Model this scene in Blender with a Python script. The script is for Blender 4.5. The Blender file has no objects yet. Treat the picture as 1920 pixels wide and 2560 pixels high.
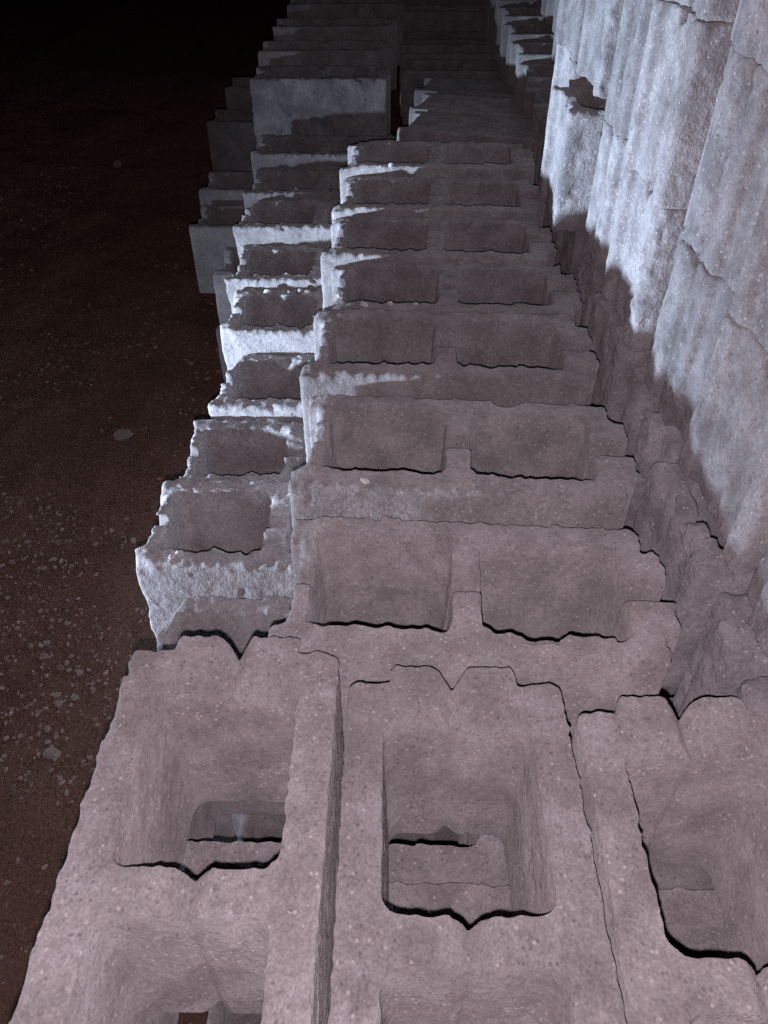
import bpy, math, random
import numpy as np
from mathutils import Vector, Euler, Matrix

SC = bpy.context.scene
COL = SC.collection
R = math.radians

# ------------------------------------------------------------------ camera
CAM_Z = 1.50
PITCH = 41.0
cam_d = bpy.data.cameras.new("camera")
cam = bpy.data.objects.new("camera", cam_d)
COL.objects.link(cam)
cam_d.sensor_fit = 'HORIZONTAL'
cam_d.sensor_width = 36.0
cam_d.lens = 36.0 * 1886.0 / 1920.0
cam_d.clip_start = 0.02
cam_d.clip_end = 500.0
cam.location = (0, 0, CAM_Z)
cam.rotation_euler = (R(90 - PITCH), 0, R(0.94))
SC.camera = cam

# ------------------------------------------------------------------ night sky
world = bpy.data.worlds.new("World")
SC.world = world
world.use_nodes = True
wn = world.node_tree.nodes
wl = world.node_tree.links
wn.clear()
wo = wn.new('ShaderNodeOutputWorld')
wb = wn.new('ShaderNodeBackground')
ws = wn.new('ShaderNodeTexSky')
ws.sky_type = 'NISHITA'
ws.sun_disc = False
ws.sun_elevation = R(-4)
ws.sun_rotation = R(200)
wb.inputs['Strength'].default_value = 0.01
world.cycles.sampling_method = 'NONE'
wl.new(ws.outputs[0], wb.inputs[0])
wl.new(wb.outputs[0], wo.inputs[0])

# ------------------------------------------------------------------ the two lamps of the night
# phone torch: a few centimetres below and left of the lens
fl_d = bpy.data.lights.new("phone_torch", 'POINT')
fl_d.energy = 18.5
fl_d.color = (1.0, 0.81, 0.93)
fl_d.shadow_soft_size = 0.0035
fl = bpy.data.objects.new("phone_torch", fl_d)
COL.objects.link(fl)
fl.location = cam.matrix_basis @ Vector((-0.005, -0.019, 0.0))
# cold floodlight off to the left, beam level with the top course
LAMP = Vector((-1.50, 0.49, 0.768))
AIM = Vector((0.0, 1.27, 0.87))
for nm, watt, cone, aim in (("floodlight_spill", 105.0, 102, Vector((0.2, 1.16, 1.12))), ("floodlight_hot_spot", 400.0, 50, AIM)):
    sp_d = bpy.data.lights.new(nm, 'SPOT')
    sp_d.energy = watt / 30.0          # the other factor of 30 sits in the emission node, which evens out light sampling
    sp_d.use_nodes = True
    sp_d.node_tree.nodes['Emission'].inputs['Strength'].default_value = 30.0
    sp_d.color = (0.61, 0.75, 1.0)
    sp_d.shadow_soft_size = 0.03
    sp_d.spot_size = R(cone)
    sp_d.spot_blend = 1.0
    sp = bpy.data.objects.new(nm, sp_d)
    COL.objects.link(sp)
    sp.location = LAMP
    sp.rotation_euler = (aim - LAMP).to_track_quat('-Z', 'Y').to_euler()

SC.view_settings.view_transform = 'Standard'
SC.view_settings.look = 'None'
SC.view_settings.exposure = 0.0
SC.view_settings.gamma = 1.0
SC.view_settings.use_curve_mapping = False
SC.cycles.use_denoising = False
SC.cycles.light_sampling_threshold = 0.0
SC.cycles.use_adaptive_sampling = False
SC.cycles.use_light_tree = False
SC.cycles.max_bounces = 3
SC.cycles.diffuse_bounces = 1
SC.cycles.caustics_reflective = False
SC.cycles.caustics_refractive = False

# ------------------------------------------------------------------ numpy shape tools
def basis(c, lam, m0):
    t = (c - m0) / lam
    i = np.floor(t).astype(int)
    f = (t - i).astype(np.float32)
    n = int(i.max()) + 4
    A = np.zeros((len(c), n), np.float32)
    r = np.arange(len(c))
    w = [(1 - f) ** 3 / 6, (3 * f ** 3 - 6 * f ** 2 + 4) / 6,
         (-3 * f ** 3 + 3 * f ** 2 + 3 * f + 1) / 6, f ** 3 / 6]
    for k in range(4):
        A[r, i + k] = w[k]
    return A

def noise3(ax, lam, rng):
    """smooth unit-variance noise on the grid ax = (xs, ys, zs), feature size lam (scalar or triple)"""
    lam = lam if isinstance(lam, tuple) else (lam,) * 3
    B = [basis(c, l, c[0] - rng.random() * l) for c, l in zip(ax, lam)]
    L = rng.standard_normal([b.shape[1] for b in B]).astype(np.float32)
    o = np.tensordot(B[0], L, (1, 0))
    o = np.tensordot(o, B[1], (1, 1))
    o = np.tensordot(o, B[2], (1, 1))
    return o / (o.std() + 1e-9)

def surface_nets(S, org, vox):
    nx, ny, nz = S.shape
    ins = S < 0
    cnt = np.zeros((nx - 1, ny - 1, nz - 1), np.int8)
    off = [(i, j, k) for i in (0, 1) for j in (0, 1) for k in (0, 1)]
    for i, j, k in off:
        cnt += ins[i:nx - 1 + i, j:ny - 1 + j, k:nz - 1 + k]
    act = (cnt > 0) & (cnt < 8)
    I, J, K = np.nonzero(act)
    N = len(I)
    val = {o: S[I + o[0], J + o[1], K + o[2]] for o in off}
    acc = np.zeros((N, 3), np.float32)
    num = np.zeros(N, np.float32)
    for a in off:
        for ax in range(3):
            if a[ax] == 1:
                continue
            b = list(a); b[ax] = 1; b = tuple(b)
            va, vb = val[a], val[b]
            m = (va < 0) != (vb < 0)
            t = np.where(m, va / np.where(m, va - vb, 1), 0)
            p = np.zeros((N, 3), np.float32)
            p += np.array(a, np.float32)
            p[:, ax] += t
            acc += p * m[:, None]
            num += m
    V = (acc / num[:, None] + np.stack([I, J, K], 1)) * vox + np.array(org)
    idx = -np.ones(act.shape, np.int64)
    idx[I, J, K] = np.arange(N)
    quads = []
    for ax in range(3):
        a = [slice(None)] * 3; b = [slice(None)] * 3
        a[ax] = slice(0, -1); b[ax] = slice(1, None)
        s0, s1 = ins[tuple(a)], ins[tuple(b)]
        E = np.argwhere(s0 != s1)
        o1, o2 = [q for q in range(3) if q != ax]
        ok = (E[:, o1] > 0) & (E[:, o2] > 0) & (E[:, o1] < S.shape[o1] - 1) & (E[:, o2] < S.shape[o2] - 1)
        E = E[ok]
        def cell(d1, d2):
            c = E.copy(); c[:, o1] += d1; c[:, o2] += d2
            return idx[c[:, 0], c[:, 1], c[:, 2]]
        q = np.stack([cell(-1, -1), cell(0, -1), cell(0, 0), cell(-1, 0)], 1)
        flip = s0[tuple(E.T)]
        if ax == 1:
            flip = ~flip
        q[~flip] = q[~flip][:, ::-1]
        quads.append(q)
    return V, np.concatenate(quads)

def mesh_from(name, V, F, mat, smooth=True):
    me = bpy.data.meshes.new(name)
    n = F.shape[1]
    me.vertices.add(len(V)); me.vertices.foreach_set('co', np.asarray(V, np.float32).ravel())
    me.loops.add(F.size); me.loops.foreach_set('vertex_index', F.astype(np.int32).ravel())
    me.polygons.add(len(F))
    me.polygons.foreach_set('loop_start', np.arange(0, F.size, n, dtype=np.int32))
    me.polygons.foreach_set('use_smooth', np.full(len(F), smooth, bool))
    me.update(calc_edges=True)
    me.materials.append(mat)
    return me

# ------------------------------------------------------------------ materials
def new_mat(name):
    m = bpy.data.materials.new(name); m.use_nodes = True
    nt = m.node_tree; nt.nodes.clear()
    return m, nt

class NT:
    def __init__(s, nt): s.nt = nt
    def n(s, t, **kw):
        x = s.nt.nodes.new(t)
        for k, v in kw.items(): setattr(x, k, v)
        return x
    def l(s, a, b): s.nt.links.new(a, b)
    def noise(s, vec, scale, detail=3, rough=0.6):
        x = s.n('ShaderNodeTexNoise'); x.inputs['Scale'].default_value = scale
        x.inputs['Detail'].default_value = detail; x.inputs['Roughness'].default_value = rough
        s.l(vec, x.inputs['Vector']); return x.outputs[0]
    def ramp(s, fac, a, b, ca=(0, 0, 0, 1), cb=(1, 1, 1, 1)):
        x = s.n('ShaderNodeValToRGB'); e = x.color_ramp.elements
        e[0].position = a; e[0].color = ca; e[1].position = b; e[1].color = cb
        s.l(fac, x.inputs[0]); return x.outputs[0]
    def mix(s, fac, a, b, blend='MIX'):
        x = s.n('ShaderNodeMix', data_type='RGBA', blend_type=blend)
        for sock, v in ((x.inputs[0], fac), (x.inputs[6], a), (x.inputs[7], b)):
            if hasattr(v, 'is_linked') or hasattr(v, 'links'): s.l(v, sock)
            elif isinstance(v, (int, float)): sock.default_value = v
            else: sock.default_value = v
        return x.outputs[2]
    def math(s, op, a, b=None):
        x = s.n('ShaderNodeMath', operation=op)
        for i, v in enumerate((a, b)):
            if v is None: continue
            if isinstance(v, (int, float)): x.inputs[i].default_value = v
            else: s.l(v, x.inputs[i])
        return x.outputs[0]

def concrete(name, light=(0.34, 0.325, 0.315, 1), dark=(0.235, 0.22, 0.212, 1), bump=1.0):
    m, nt = new_mat(name); g = NT(nt)
    out = g.n('ShaderNodeOutputMaterial'); bs = g.n('ShaderNodeBsdfPrincipled')
    bs.inputs['Roughness'].default_value = 0.93
    bs.inputs['Specular IOR Level'].default_value = 0.15
    bs.inputs['Diffuse Roughness'].default_value = 0.8
    tc = g.n('ShaderNodeTexCoord'); oi = g.n('ShaderNodeObjectInfo')
    sc = g.n('ShaderNodeVectorMath', operation='SCALE'); sc.inputs[0].default_value = (7.3, 3.9, 5.1)
    g.l(oi.outputs['Random'], sc.inputs['Scale'])
    ad = g.n('ShaderNodeVectorMath', operation='ADD')
    g.l(tc.outputs['Object'], ad.inputs[0]); g.l(sc.outputs[0], ad.inputs[1])
    P = ad.outputs[0]
    st = g.n('ShaderNodeVectorMath', operation='MULTIPLY'); st.inputs[1].default_value = (1, 1, 0.16)
    g.l(P, st.inputs[0]); PS = st.outputs[0]
    big = g.noise(P, 20, 3, 0.62)
    col = g.mix(g.ramp(big, 0.36, 0.66), dark, light)
    # rusty-brown stains, dusty bloom
    bl = g.noise(P, 13, 5, 0.72)
    col = g.mix(g.math('MULTIPLY', g.ramp(bl, 0.59, 0.68), 0.45), col, (0.42, 0.41, 0.40, 1))
    col = g.mix(g.math('MULTIPLY', g.ramp(bl, 0.25, 0.32, (1, 1, 1, 1), (0, 0, 0, 1)), 0.40), col, (0.27, 0.17, 0.10, 1))
    # sand grain
    gr = g.noise(P, 480, 1, 0.6)
    col = g.mix(0.48, col, g.ramp(gr, 0.25, 0.75, (0.5, 0.5, 0.5, 1), (1.5, 1.5, 1.5, 1)), 'MULTIPLY')
    gr2 = g.noise(P, 150, 1, 0.6)
    col = g.mix(0.4, col, g.ramp(gr2, 0.3, 0.7, (0.75, 0.74, 0.73, 1), (1.25, 1.25, 1.25, 1)), 'MULTIPLY')
    # pale and dark aggregate
    vo = g.n('ShaderNodeTexVoronoi'); vo.inputs['Scale'].default_value = 230; g.l(P, vo.inputs['Vector'])
    near = g.ramp(vo.outputs['Distance'], 0.22, 0.40, (1, 1, 1, 1), (0, 0, 0, 1))
    sep = g.n('ShaderNodeSeparateColor'); g.l(vo.outputs['Color'], sep.inputs[0])
    lt = g.math('MULTIPLY', near, g.math('GREATER_THAN', sep.outputs[0], 0.88))
    dk = g.math('MULTIPLY', near, g.math('LESS_THAN', sep.outputs[0], 0.13))
    col = g.mix(g.math('MULTIPLY', lt, 0.6), col, (0.56, 0.53, 0.50, 1))
    col = g.mix(g.math('MULTIPLY', dk, 0.5), col, (0.10, 0.09, 0.09, 1))
    # each block its own cast
    v = g.math('MULTIPLY_ADD', oi.outputs['Random'], 0.34); 
    nt.nodes[-1].inputs[2].default_value = 0.82
    cc = g.n('ShaderNodeCombineColor'); [g.l(v, cc.inputs[i]) for i in range(3)]
    col = g.mix(1.0, col, cc.outputs[0], 'MULTIPLY')
    g.l(col, bs.inputs['Base Color'])
    # relief: grains, pores, drag marks down the moulded faces
    no = g.n('ShaderNodeSeparateXYZ'); g.l(tc.outputs['Normal'], no.inputs[0])
    side = g.ramp(g.math('ABSOLUTE', no.outputs[2]), 0.35, 0.75, (1, 1, 1, 1), (0, 0, 0, 1))
    drag = g.math('MULTIPLY', g.noise(PS, 260, 1, 0.6), side)
    h = g.math('ADD', g.math('MULTIPLY', gr, 0.7), g.math('MULTIPLY', gr2, 0.9))
    h = g.math('ADD', h, g.math('MULTIPLY', drag, 0.28))
    bp = g.n('ShaderNodeBump'); bp.inputs['Strength'].default_value = 0.75 * bump
    bp.inputs['Distance'].default_value = 0.0015
    g.l(h, bp.inputs['Height']); g.l(bp.outputs[0], bs.inputs['Normal'])
    g.l(bs.outputs[0], out.inputs[0])
    return m

def soil(name):
    m, nt = new_mat(name); g = NT(nt)
    out = g.n('ShaderNodeOutputMaterial'); bs = g.n('ShaderNodeBsdfPrincipled')
    bs.inputs['Roughness'].default_value = 0.96; bs.inputs['Diffuse Roughness'].default_value = 1.0; bs.inputs['Specular IOR Level'].default_value = 0.2
    tc = g.n('ShaderNodeTexCoord'); P = tc.outputs['Object']
    col = g.mix(g.ramp(g.noise(P, 4, 5, 0.65), 0.35, 0.68), (0.22, 0.135, 0.10, 1), (0.33, 0.21, 0.155, 1))
    gr = g.noise(P, 170, 3, 0.7)
    col = g.mix(0.8, col, g.ramp(gr, 0.28, 0.75, (0.45, 0.45, 0.45, 1), (1.6, 1.55, 1.5, 1)), 'MULTIPLY')
    vo = g.n('ShaderNodeTexVoronoi'); vo.inputs['Scale'].default_value = 95; g.l(P, vo.inputs['Vector'])
    near = g.ramp(vo.outputs['Distance'], 0.18, 0.32, (1, 1, 1, 1), (0, 0, 0, 1))
    sep = g.n('ShaderNodeSeparateColor'); g.l(vo.outputs['Color'], sep.inputs[0])
    lt = g.math('MULTIPLY', near, g.math('GREATER_THAN', sep.outputs[0], 0.82))
    col = g.mix(g.math('MULTIPLY', lt, 0.6), col, (0.30, 0.25, 0.20, 1))
    g.l(col, bs.inputs['Base Color'])
    bp = g.n('ShaderNodeBump'); bp.inputs['Strength'].default_value = 0.9; bp.inputs['Distance'].default_value = 0.006
    g.l(g.math('ADD', gr, near), bp.inputs['Height']); g.l(bp.outputs[0], bs.inputs['Normal'])
    g.l(bs.outputs[0], out.inputs[0])
    return m

def stone_mat(name, a, b):
    m, nt = new_mat(name); g = NT(nt)
    out = g.n('ShaderNodeOutputMaterial'); bs = g.n('ShaderNodeBsdfPrincipled')
    bs.inputs['Roughness'].default_value = 0.9; bs.inputs['Diffuse Roughness'].default_value = 1.0; bs.inputs['Specular IOR Level'].default_value = 0.25
    tc = g.n('ShaderNodeTexCoord'); ge = g.n('ShaderNodeNewGeometry')
    col = g.mix(ge.outputs['Random Per Island'], a, b)
    col = g.mix(0.6, col, g.ramp(g.noise(tc.outputs['Object'], 160, 3, 0.6), 0.3, 0.7, (0.6, 0.6, 0.6, 1), (1.3, 1.3, 1.3, 1)), 'MULTIPLY')
    g.l(col, bs.inputs['Base Color'])
    bp = g.n('ShaderNodeBump'); bp.inputs['Strength'].default_value = 0.6; bp.inputs['Distance'].default_value = 0.002
    g.l(g.noise(tc.outputs['Object'], 260, 2, 0.6), bp.inputs['Height']); g.l(bp.outputs[0], bs.inputs['Normal'])
    g.l(bs.outputs[0], out.inputs[0])
    return m

M_CON = concrete('weathered_concrete')
M_RUB = concrete('crumbly_concrete', (0.37, 0.355, 0.345, 1), (0.25, 0.235, 0.23, 1), 1.3)
M_SOIL = soil('brown_soil')
M_PEB = stone_mat('gravel_stone', (0.30, 0.22, 0.17, 1), (0.60, 0.51, 0.43, 1))
M_STONE = stone_mat('pale_stone', (0.38, 0.31, 0.26, 1), (0.5, 0.43, 0.37, 1))
M_CHIP = stone_mat('pale_chip', (0.42, 0.40, 0.38, 1), (0.55, 0.53, 0.50, 1))

# ------------------------------------------------------------------ the block
L_, W_, H_ = 0.382, 0.186, 0.189        # body; the tongue adds 18 mm
TONGUE = 0.018

def smax(a, b, k):
    h = np.maximum(k - np.abs(a - b), 0) / k
    return np.maximum(a, b) + h * h * k * 0.25
def smin(a, b, k):
    return -smax(-a, -b, k)
def rbox(x, y, hx, hy, r):
    qx = np.abs(x) - (hx - r); qy = np.abs(y) - (hy - r)
    return np.hypot(np.maximum(qx, 0), np.maximum(qy, 0)) + np.minimum(np.maximum(qx, qy), 0) - r

def block_mesh(name, seed, vox=0.003, rough=1.0, worn=0.0, broken=0.0, pebbly=0.0, chips=10, W=W_, mat=None, core_l=0.138, web=0.037, shell=0.032, bands=0.0, ragged=1.0, L_=L_, tongue=TONGUE, rebate=0.017, solid=False):
    """two-core concrete block, base at z=0: tapered cores, tongue at +x, rebate at -x, V groove over the webs"""
    rng = np.random.default_rng(seed)
    pad = 0.012
    x = np.arange(-L_ / 2 - pad, L_ / 2 + TONGUE + pad, vox).astype(np.float32)
    y = np.arange(-W / 2 - pad, W / 2 + pad, vox).astype(np.float32)
    z = np.arange(-pad, H_ + pad, vox).astype(np.float32)
    ax = (x, y, z)
    X, Y, Z = x[:, None, None], y[None, :, None], z[None, None, :]
    fine = noise3(ax, max(0.0042, 1.6 * vox), rng); mid = noise3(ax, 0.0095, rng)
    low = noise3(ax, 0.034, rng); big = noise3(ax, 0.10, rng)
    # plan outline
    o = rbox(X, Y, L_ / 2, W / 2, 0.007)
    o = smin(o, rbox(X - L_ / 2, Y, tongue, W * 0.30, min(0.008, tongue * 0.9)), 0.006)
    o = smax(o, -rbox(X + L_ / 2, Y, rebate, W * 0.32, min(0.010, rebate * 0.9)), 0.006)
    # vertical score line on the tongue
    o = smax(o, -(np.abs(Y) * 0.8 + (L_ / 2 + tongue - 0.012 - X) * 0.75), 0.006)
    # cores, wider at the top
    t = 0.010 * (Z / H_ - 0.5)
    hx, hy = core_l / 2 + t * 0.8, W / 2 - shell + t * 0.5
    c0 = -L_ / 2 + web + core_l / 2
    c1 = c0 + core_l + web
    e_ = core_l / 2 - 0.003
    core = np.minimum(rbox(X - c0, Y, hx, hy, 0.014), rbox(X - c1, Y, hx, hy, 0.014))
    # shallow score down the web faces
    core = smin(core, np.abs(Y) * 0.9 + np.minimum(np.minimum(np.abs(X - (c0 + e_)), np.abs(X - (c1 - e_))), np.abs(X - (c1 + e_))) - 0.0085, 0.006)
    d = o.copy() * np.ones_like(Z) if solid else smax(o, -core, 0.003)
    # top and bottom
    top = H_ + 0.0005 * big - 0.0004
    if worn:
        s = np.clip((-L_ / 2 + 0.045 + 0.010 * noise3(ax, 0.05, rng)[:, :, -1:] - X) / 0.045, 0, 1)
        top = top - worn * s ** 1.4
    zt = Z - top
    edge = np.exp(-(d * d + zt * zt) / 0.0055 ** 2)
    d = smax(smax(d, zt, 0.005), -Z, 0.003)
    # V groove across the tops of the three webs
    gw, gd = 0.015, 0.021
    gx = np.clip((np.abs(X - 0.01) - (L_ / 2 + 0.05)) * 10, 0, 1)
    groove = (np.abs(Y + 0.0015 * big) * gd / gw - (Z - (H_ - gd))) * 0.62 + gx
    if not solid: d = smax(d, -groove, 0.004)
    if broken:
        e = -L_ / 2 + broken * (0.25 + 0.28 * noise3(ax, (0.2, 0.045, 0.07), rng) + 0.22 * np.clip((Z - 0.09) / 0.10, -0.6, 1.0) + 0.2 * low)
        d = smax(d, e - X, 0.004)
    # chipped rims
    for _ in range(chips):
        side = rng.integers(0, 4)
        px = rng.uniform(-L_ / 2, L_ / 2); py = rng.uniform(-W / 2, W / 2)
        if side < 2: py = (-1, 1)[side] * W / 2
        elif side == 2: px = -L_ / 2
        else: py = rng.choice([-1, 1]) * (W / 2 - 0.03)
        r = rng.uniform(0.004, 0.009) if rng.random() < 0.8 else rng.uniform(0.009, 0.016)
        q = np.sqrt(((X - px) / 1.5) ** 2 + (Y - py) ** 2 + (Z - H_ - 0.3 * r) ** 2) - r + 0.0015 * mid + 0.001 * fine
        d = smax(d, -q, 0.003)
    # grain
    d = d + rough * (0.00020 * fine + 0.00013 * mid + 0.00010 * low + 0.00016 * big) + rough * ragged * edge * (0.00060 * fine + 0.00010 * mid)
    pit = noise3(ax, 0.0075, rng)
    d = d + rough * 0.0013 * np.clip(pit - 1.3, 0, 1.4)
    if bands:
        bd = noise3(ax, (0.02, 0.013, 0.8), rng)
        d = d + bands * np.clip(bd + 0.2, 0, 1.3) * (0.0005 + 0.0016 * np.clip(pit, -0.8, 1.5))
    if pebbly:
        pb = noise3(ax, 0.0060, rng)
        up = np.clip((Z - (H_ - 0.022)) / 0.014, 0.08, 1)
        d = d - pebbly * up * (0.0022 * np.clip(pb - 0.6, 0, 1.6) - 0.0010 * np.clip(-pb - 0.4, 0, 1.5))
    V, F = surface_nets(d.astype(np.float32), (x[0], y[0], z[0]), vox)
    return mesh_from(name, V, F, mat or M_CON)

GROUND_Z, SLOPE, Y0 = -0.015, 0.115, 0.467
COURSE = 0.1915
def ground_z(y):
    return GROUND_Z + SLOPE * (np.clip(y, -3.0, 5.0) - Y0)

def tag(o, label, cat, group=None):
    o['label'] = label; o['category'] = cat
    if group: o['group'] = group
    return o

def put(me, x, y, z, yaw=0.0, label='', group=None, tilt=(0, 0), name='concrete_block'):
    o = bpy.data.objects.new(name, me)
    COL.objects.link(o)
    o.location = (x, y, z)
    o.rotation_euler = (R(tilt[0]), R(tilt[1]), R(yaw))
    return tag(o, label, 'concrete block', group)

rnd = random.Random(5)
ORD = ['first', 'second', 'third', 'fourth', 'fifth', 'sixth', 'seventh', 'eighth', 'ninth', 'tenth',
       'eleventh', 'twelfth', 'thirteenth', 'fourteenth', 'fifteenth', 'sixteenth']

# meshes
F_MESH = [block_mesh('front_block_%d' % i, 11 + i, 0.0022, 0.9, chips=3, core_l=0.146, web=0.040, shell=0.034, L_=0.414) for i in range(3)]
M_NEAR = [block_mesh('row_block_near_%d' % i, 31 + i, 0.0024, 1.0, worn=0.009, chips=5) for i in range(2)]
M_FAR = [block_mesh('row_block_%d' % i, 41 + i, 0.0031, 1.15, worn=0.010, pebbly=0.3, chips=8) for i in range(3)]
L_MESH = [block_mesh('ledge_block_%d' % i, 51 + i, 0.0030, 1.3, broken=b, pebbly=0.8, chips=14, mat=M_RUB)
          for i, b in enumerate((0.028, 0.018, 0.02))]
M_WALL = concrete('gritty_concrete', (0.33, 0.32, 0.315, 1), (0.20, 0.19, 0.187, 1), 1.7)
W_MESH = [block_mesh('wall_block_%d' % i, 61 + i, 0.0030, 1.2, pebbly=0.25, chips=3, bands=1.0, ragged=0.25, tongue=0.012, rebate=0.010, mat=M_WALL) for i in range(3)]
SOLID = block_mesh('solid_block', 81, 0.0045, 1.0, chips=5, solid=True)
LOW = [block_mesh('rough_block_%d' % i, 71 + i, 0.0055, 1.2, pebbly=0.4, chips=8) for i in range(2)]

# --- ground
def grid_axis(lo, hi, a, b, fine):
    core = np.arange(a, b, fine)
    left = a - np.geomspace(fine, a - lo, 24)[::-1]
    right = b + np.geomspace(fine, hi - b, 24)
    return np.concatenate([left, core, right])
def build_ground():
    rng = np.random.default_rng(3)
    xs = grid_axis(-60, 60, -2.4, 0.6, 0.014); ys = grid_axis(-60, 60, -0.6, 4.6, 0.016)
    zz = ground_z(ys)[None, :] + 0 * xs[:, None]
    cx = np.clip(xs, -3, 1.2); cy = np.clip(ys, -1.2, 5.2)
    for lam, amp in ((0.45, 0.010), (0.12, 0.005), (0.035, 0.0022)):
        zz = zz + amp * noise3((cx, cy, np.zeros(1)), lam, rng)[:, :, 0]
    inpile = np.clip((xs + 0.75) / 0.2, 0, 1)[:, None]
    zz = zz - 0.012 * inpile
    XX, YY = np.meshgrid(xs, ys, indexing='ij')
    V = np.stack([XX, YY, zz], -1).reshape(-1, 3)
    ny = len(ys)
    i = np.arange(len(xs) - 1)[:, None] * ny + np.arange(ny - 1)[None, :]
    F = np.stack([i, i + ny, i + ny + 1, i + 1], -1).reshape(-1, 4)
    o = bpy.data.objects.new('ground', mesh_from('ground', V, F, M_SOIL))
    o['kind'] = 'structure'; COL.objects.link(o)
build_ground()

# --- three blocks laid lengthwise in the foreground (tongues pointing away)
g = 'three lengthwise blocks in the foreground'
CZ = CAM_Z - 0.545 - H_
for me, x, tip, yaw, dz, lab in (
        (F_MESH[0], -0.141, 0.448, 0.0, 0.004, 'pinkish grey two-core block lying lengthwise at the pile edge, bottom left'),
        (F_MESH[1], 0.056, 0.420, 0.4, 0.0, 'lengthwise two-core grey block in the middle of the foreground three'),
        (F_MESH[2], 0.252, 0.400, -0.5, -0.012, 'lengthwise two-core block on the right of the foreground three, darker, cut by the frame')):
    put(me, x, tip - TONGUE - 0.207, CZ + dz, 90 + yaw, lab, g)

# --- top row of crosswise blocks running away
g = 'crosswise two-core blocks of the top row'
rows = [  # rim distance, drop of top below the lens, x, yaw
    (0.476, 0.561, 0.073, -2.6), (0.684, 0.532, 0.074, -3.2), (0.890, 0.510, 0.066, -1.6), (1.078, 0.513, 0.080, -2.2),
    (1.262, 0.503, 0.066, -3.0), (1.448, 0.491, 0.075, -3.4), (1.634, 0.472, 0.078, -3.2)]
labs = ['crosswise two-core block directly behind the lengthwise ones, pale dust in its left core',
        'second crosswise block of the top row, lit strip along the left of its front',
        'third crosswise block of the top row, shallow cores, lit patch on its left front',
        'fourth crosswise block of the top row, pale crumbs on its near rim',
        'fifth crosswise block of the top row, thin lit line along its front edge',
        'sixth crosswise block of the top row, bright worn left end',
        'seventh and last neat crosswise block of the top row, before the dark slanting ones']
TOPZ = {}
for i, ((D, h, x, yaw), lab) in enumerate(zip(rows, labs)):
    me = M_NEAR[i] if i < 2 else M_FAR[(i - 2) % 3]
    put(me, x, D - 0.030 + W_ / 2, CAM_Z - h - H_, yaw, lab, g, tilt=(rnd.uniform(-.5, .5), rnd.uniform(-.4, .4)))
g = 'dark blocks beyond the top row'
for i, (x, D, h, yaw, me) in enumerate([(0.205, 1.945, 0.478, -14, SOLID), (0.235, 2.165, 0.484, -14, SOLID), (0.25, 2.40, 0.49, -12, SOLID),
                                    (0.21, 2.68, 0.49, -2, LOW[0]), (0.20, 2.94, 0.49, 1, LOW[1]), (0.2, 3.2, 0.49, 2, LOW[0]), (0.2, 3.45, 0.44, 1, LOW[1]), (0.21, 3.7, 0.40, -1, LOW[0])]):
    put(me, x, D, CAM_Z - h - H_, yaw, ('%s of the flat-topped dark blocks lying askew beyond the top row' if i < 3 else
        '%s dark block back beyond the top row, lost in the gloom past the askew ones') % ORD[i if i < 3 else i - 3], g)

# --- ledge row one course lower on the left
g = 'rough blocks of the ledge one course below the top row'
ledge = [  # front distance, left edge, yaw, extra height
    (0.500, -0.315, 0, -0.012), (0.722, -0.362, 0, 0), (0.914, -0.358, 1, -0.032), (1.104, -0.330, -1, -0.048), (1.294, -0.340, 0, -0.028),
    (1.484, -0.358, -1, -0.030), (1.674, -0.370, 0, -0.016), (1.864, -0.376, 0.5, -0.024), (2.060, -0.384, 0, -0.018), (2.36, -0.415, 1.6, 0.075),
    (2.60, -0.425, 2, 0.075), (2.82, -0.405, 2.5, 0.08), (3.06, -0.385, 2, 0.08)]
labs = ['ledge block nearest the lens, its left tip poking out behind the lengthwise block',
        'ragged ledge block with two pale pebbles on its near rim, front face in cold light',
        'crumbly ledge block with a dark square core and brightly lit far rim',
        'ledge block with a glaring white left corner and one big dark core',
        'ledge block strewn with white chips, brightest front of the ledge',
        'ledge block with a pale streak in its core, sixth along the ledge',
        'ledge block with a pale drip-like web between dark cores, seventh along the ledge',
        'eighth block along the ledge, thin lit strip on its front',
        'ninth block along the ledge, right below the broad blue-grey face',
        'far ledge block showing one broad flat blue-grey front face',
        'first block behind the one with the broad blue-grey face, thin lit front',
        'second block behind the one with the broad blue-grey face, thin lit front',
        'farthest ledge block, faint lit corner at the top of the picture']
LH = [0.748, 0.726, 0.742, 0.7226, 0.678, 0.66, 0.622, 0.61, 0.579, 0.466, 0.44, 0.41, 0.38]   # drop of each top below the lens
for i, ((D, xl, yaw, dz), lab) in enumerate(zip(ledge, labs)):
    me = L_MESH[(0, 1, 2, 0, 1, 2, 0, 2, 1)[i]] if i < 9 else LOW[i % 2]
    zb = CAM_Z - LH[i] - H_
    if i == 9: me = W_MESH[1]
    put(me, xl + L_ / 2, D + W_ / 2, zb, yaw, lab, g)
    if i < 9:
        put(LOW[i % 2], xl + L_ / 2 + L_ + TONGUE + 0.006, D + W_ / 2, ground_z(D + 0.1) + 3 * COURSE - 0.004, 0,
            'shaded block of the second course under the top row, seen only down its cores', 'second course under the top row')
# second course below the foreground blocks, seen through their cores
und = [('block under the left lengthwise one, glimpsed down its far core', 'shaded block under the right lengthwise one, glimpsed down its far core'),
       ('block of the second course seen down the near left core', 'block of the second course seen down the near right core'),
       ('rearmost block of the second course at the bottom left', 'rearmost block of the second course at the bottom right')]
for i, D in enumerate((0.322, 0.128, -0.066)):
    for k in (0, 1):
        put(M_FAR[(i + k) % 3], -0.262 + L_ / 2 + k * 0.404, D + W_ / 2, CZ - COURSE - 0.006, 0, und[i][k], 'second course under the foreground')

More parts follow.
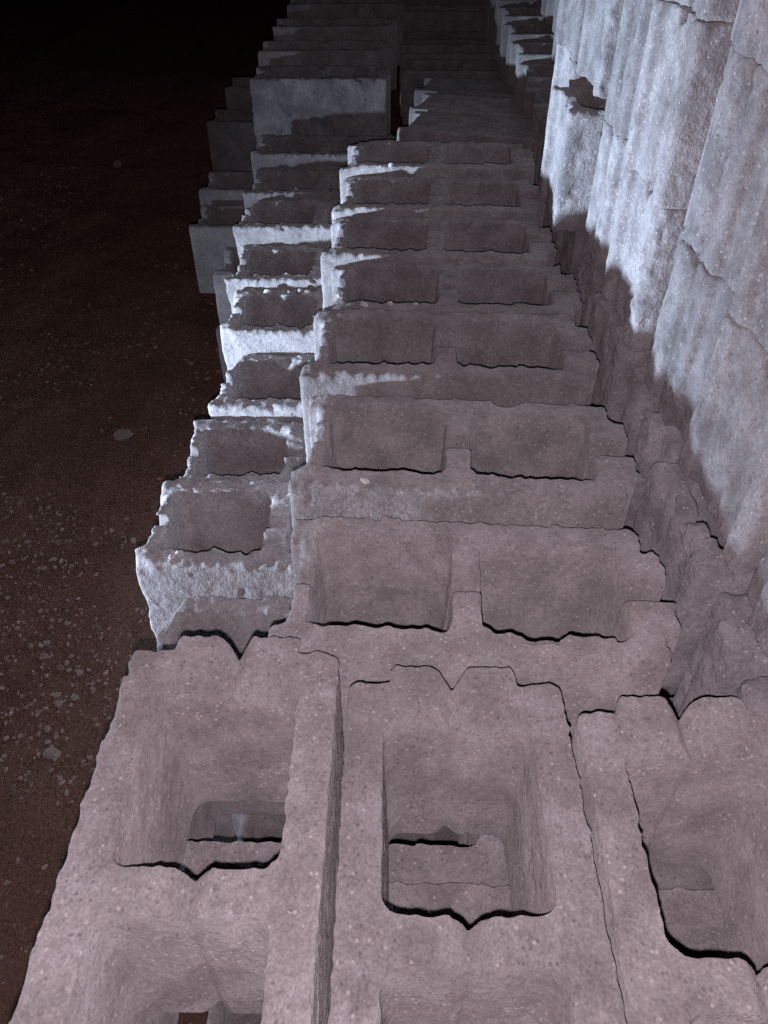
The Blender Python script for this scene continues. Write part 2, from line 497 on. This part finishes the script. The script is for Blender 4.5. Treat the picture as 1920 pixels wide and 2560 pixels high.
# --- lower courses of the flank
g = 'dim lower blocks of the stepped left flank'
low = [(1.78, -0.455, 'lower flank block tucked against the ledge, tall dim blue front'),
       (2.02, -0.56, 'lowest dim flank block sticking out farthest left, front fading into the dark'),
       (2.24, -0.575, 'dim blue-grey flank block one row behind the leftmost one'),
       (2.74, -0.64, 'far flank block with tall dim blue front and dark cored top'),
       (3.06, -0.63, 'farthest flank block, barely lit, with a thin pale rim')]
for i, (D, xl, lab) in enumerate(low):
    put(LOW[i % 2], xl + L_ / 2, D + W_ / 2, ground_z(D + 0.1) + 2 * COURSE, 0, lab, g)
D = -0.07
while D < 3.2:
    for c in (2, 1, 0):
        if c == 2 and D > 1.6: continue
        xl = -0.22 if D < 0.45 else (-0.33 if D < 1.75 else (-0.50 if c == 1 else -0.48))
        put(LOW[rnd.randrange(2)], xl + L_ / 2 + rnd.uniform(-.01, .01), D + W_ / 2, ground_z(D + 0.1) + c * COURSE - (0.05 if 0.4 < D < 2.2 else 0), rnd.uniform(-1, 1),
            'unlit block in the lowest courses under the left flank', 'unlit bottom courses')
    D += 0.2

# --- tall wall of block ends on the right
g = 'block ends of the tall wall on the right'
POS = ['bottom shaded', 'lowest lit', 'second lit', 'third lit', 'top']
D, i = 0.34, 0
while D < 3.3:
    jit = rnd.uniform(-0.006, 0.006); flip = rnd.random() < 0.5; yj = rnd.uniform(-0.6, 0.6)
    for c in range(-1, 4):
        zb = CAM_Z - 0.552 + 0.085 * (D + 0.093 - Y0) + c * 0.1887
        face = 0.335 - 0.035 * min(max((D - 0.45) / 0.6, 0), 1) + jit
        if D > 1.5 and c >= 0: face = 0.40 + jit
        if D > 2.1 and c >= 0: face = 0.43 + jit
        if c == 0 and 1.28 < D < 1.48: face = 0.272; zb -= 0.02
        if c == -1: face = 0.305 if D < 1.0 else 0.31
        face += rnd.uniform(-0.003, 0.003)
        me = W_MESH[rnd.randrange(3)] if D < 1.7 else LOW[rnd.randrange(2)]
        put(me, face + L_ / 2 + (TONGUE if flip else 0), D + W_ / 2, zb, (180 if flip else 0) + yj + rnd.uniform(-0.5, 0.5),
            'block end in the %s course of the right wall, %s from the near end' % (POS[c + 1], ORD[i]), g)
    D += 0.190 + rnd.uniform(0, 0.006); i += 1

# --- loose stones on the ground
def rock(seed, sub=2):
    import bmesh
    bm = bmesh.new(); bmesh.ops.create_icosphere(bm, subdivisions=sub, radius=1.0)
    r = np.random.default_rng(seed)
    V = np.array([v.co[:] for v in bm.verts]); F = np.array([[v.index for v in f.verts] for f in bm.faces]); bm.free()
    for _ in range(7):
        n = r.standard_normal(3); n /= np.linalg.norm(n)
        k = r.uniform(0.55, 0.85); dd = V @ n
        V = V - np.outer(np.maximum(dd - k, 0) * 0.9, n)
    V = V * (1 + 0.07 * r.standard_normal((len(V), 1))) * r.uniform([0.8, 0.7, 0.5], [1.25, 1.0, 0.75])
    return V, F

def px_ground(px, py, drop=0.0):   # where a sight line through the photo meets the sloping ground
    M = cam.matrix_basis
    d = M.to_3x3() @ Vector(((px - 960) / 1886, -(py - 1280) / 1886, -1))
    o = M.translation
    t = (GROUND_Z - SLOPE * Y0 - o.z + drop) / (d.z - SLOPE * d.y)
    p = o + d * t
    return p

def build_gravel():
    r = np.random.default_rng(8)
    base = [rock(100 + k, 1) for k in range(8)]
    Vs, Fs, n = [], [], 0
    N = 10000
    clump = np.concatenate([r.uniform([-2.0, -0.3], [-0.4, 3.0], (22, 2)), r.uniform([-1.25, 0.75], [-0.55, 1.7], (14, 2))])
    for q in range(N):
        if q % 2:
            c = clump[r.integers(0, 36)]; x, y = c + r.normal(0, 0.45, 2)
        else:
            x, y = r.uniform(-2.3, -0.2), r.uniform(-0.5, 3.8)
        s = 0.0028 + 0.0046 * r.random() ** 2 + 0.006 * r.random() ** 9
        V, F = base[r.integers(0, 8)]
        a = r.uniform(0, 6.28); ca, sa = math.cos(a), math.sin(a)
        v = V @ np.array([[ca, sa, 0], [-sa, ca, 0], [0, 0, 1]]) * s + np.array([x, y, ground_z(y) + s * 0.4 + 0.004 - (0.012 if x > -.6 else 0)])
        Vs.append(v); Fs.append(F + n); n += len(V)
    o = bpy.data.objects.new('gravel', mesh_from('gravel', np.concatenate(Vs), np.concatenate(Fs), M_PEB, False))
    o['kind'] = 'stuff'; o['label'] = 'fine gravel scattered over the dark brown soil'; o['category'] = 'gravel'
    COL.objects.link(o)
build_gravel()

stones = [(128, 1884, 0.019, 'largest pale lumpy stone on the soil left of the pile'),
          (146, 1757, 0.012, 'pale oval stone above the largest one on the soil'),
          (186, 1742, 0.010, 'slim tilted pale stone beside the oval one'),
          (118, 1820, 0.009, 'small round stone just above the largest stone, left one of two'),
          (139, 1837, 0.009, 'small round stone just above the largest stone, right one of two'),
          (142, 1942, 0.008, 'small flat stone just below the largest stone'),
          (198, 1679, 0.012, 'squarish stone in the gravel near the pile edge'),
          (308, 1090, 0.032, 'long low half-buried stone on the dark soil, upper left'),
          (203, 1436, 0.010, 'rounded stone in the gravel strip left of the ragged ledge block'),
          (115, 1605, 0.009, 'small pale stone alone at the left of the gravel'),
          (170, 1673, 0.007, 'tiny pale stone left of the squarish one'),
          (296, 414, 0.030, 'faint pale stone far off in the dark, top left')]
for k, (px, py, s, lab) in enumerate(stones):
    p = px_ground(px, py, 0.006)
    V, F = rock(300 + k, 3)
    o = bpy.data.objects.new('stone', mesh_from('stone', V * s, F, M_STONE)); COL.objects.link(o)
    o.location = (p.x, p.y, float(ground_z(p.y)) + s * 0.25); o.rotation_euler = (0, 0, k * 1.3)
    tag(o, lab, 'stone', 'loose stones on the soil')

# --- pale crumbs lying on the blocks: find the spot on the surface, then rest them there
bpy.context.view_layer.update()
DG = bpy.context.evaluated_depsgraph_get()
def on_surface(px, py):
    d = (cam.matrix_basis.to_3x3() @ Vector(((px - 960) / 1886, -(py - 1280) / 1886, -1))).normalized()
    hit, loc, nor, idx, ob, mat = SC.ray_cast(DG, cam.location, d)
    if not hit: return None
    hit, l2, nor, idx, ob, mat = SC.ray_cast(DG, Vector((loc.x, loc.y + 0.004, loc.z + 0.05)), Vector((0, 0, -1)))
    return l2
chips = [(428, 1400, .0060, 'left of the two pale pebbles on the ragged ledge block rim'),
         (449, 1391, .0065, 'right of the two pale pebbles on the ragged ledge block rim'),
         (668, 735, .0085, 'largest white chip on the brightly lit ledge block'),
         (722, 733, .0055, 'small white chip in the middle of the lit ledge rim'),
         (750, 732, .0065, 'white chip left of the pair beside the top row'),
         (768, 736, .0070, 'white chip closest to the top row on the lit ledge rim'),
         (760, 744, .0050, 'tiny white chip just in front of the pair on the ledge rim'),
         (910, 766, .0065, 'lit crumb on the left of the fourth crosswise block near rim'),
         (976, 763, .0050, 'lit crumb in the middle of the fourth crosswise block near rim'),
         (1039, 764, .0050, 'lit crumb at the web of the fourth crosswise block near rim'),
         (849, 745, .0055, 'lit crumb on the left end of the fourth crosswise block'),
         (912, 1233, .0060, 'pale pebble on the front edge of the second crosswise block'),
         (978, 421, .0065, 'bright speck of stone on a far crosswise block')]
for k, (px, py, sz, lab) in enumerate(chips):
    p = on_surface(px, py)
    if p is None: continue
    V, F = rock(500 + k, 2)
    o = bpy.data.objects.new('stone_chip', mesh_from('stone_chip', V * sz, F, M_CHIP)); COL.objects.link(o)
    o.location = (p.x, p.y, p.z + sz * 0.35); o.rotation_euler = (0.3 * math.sin(k), 0.2, k * 1.7)
    tag(o, lab, 'stone chip', 'pale chips lying on the blocks')
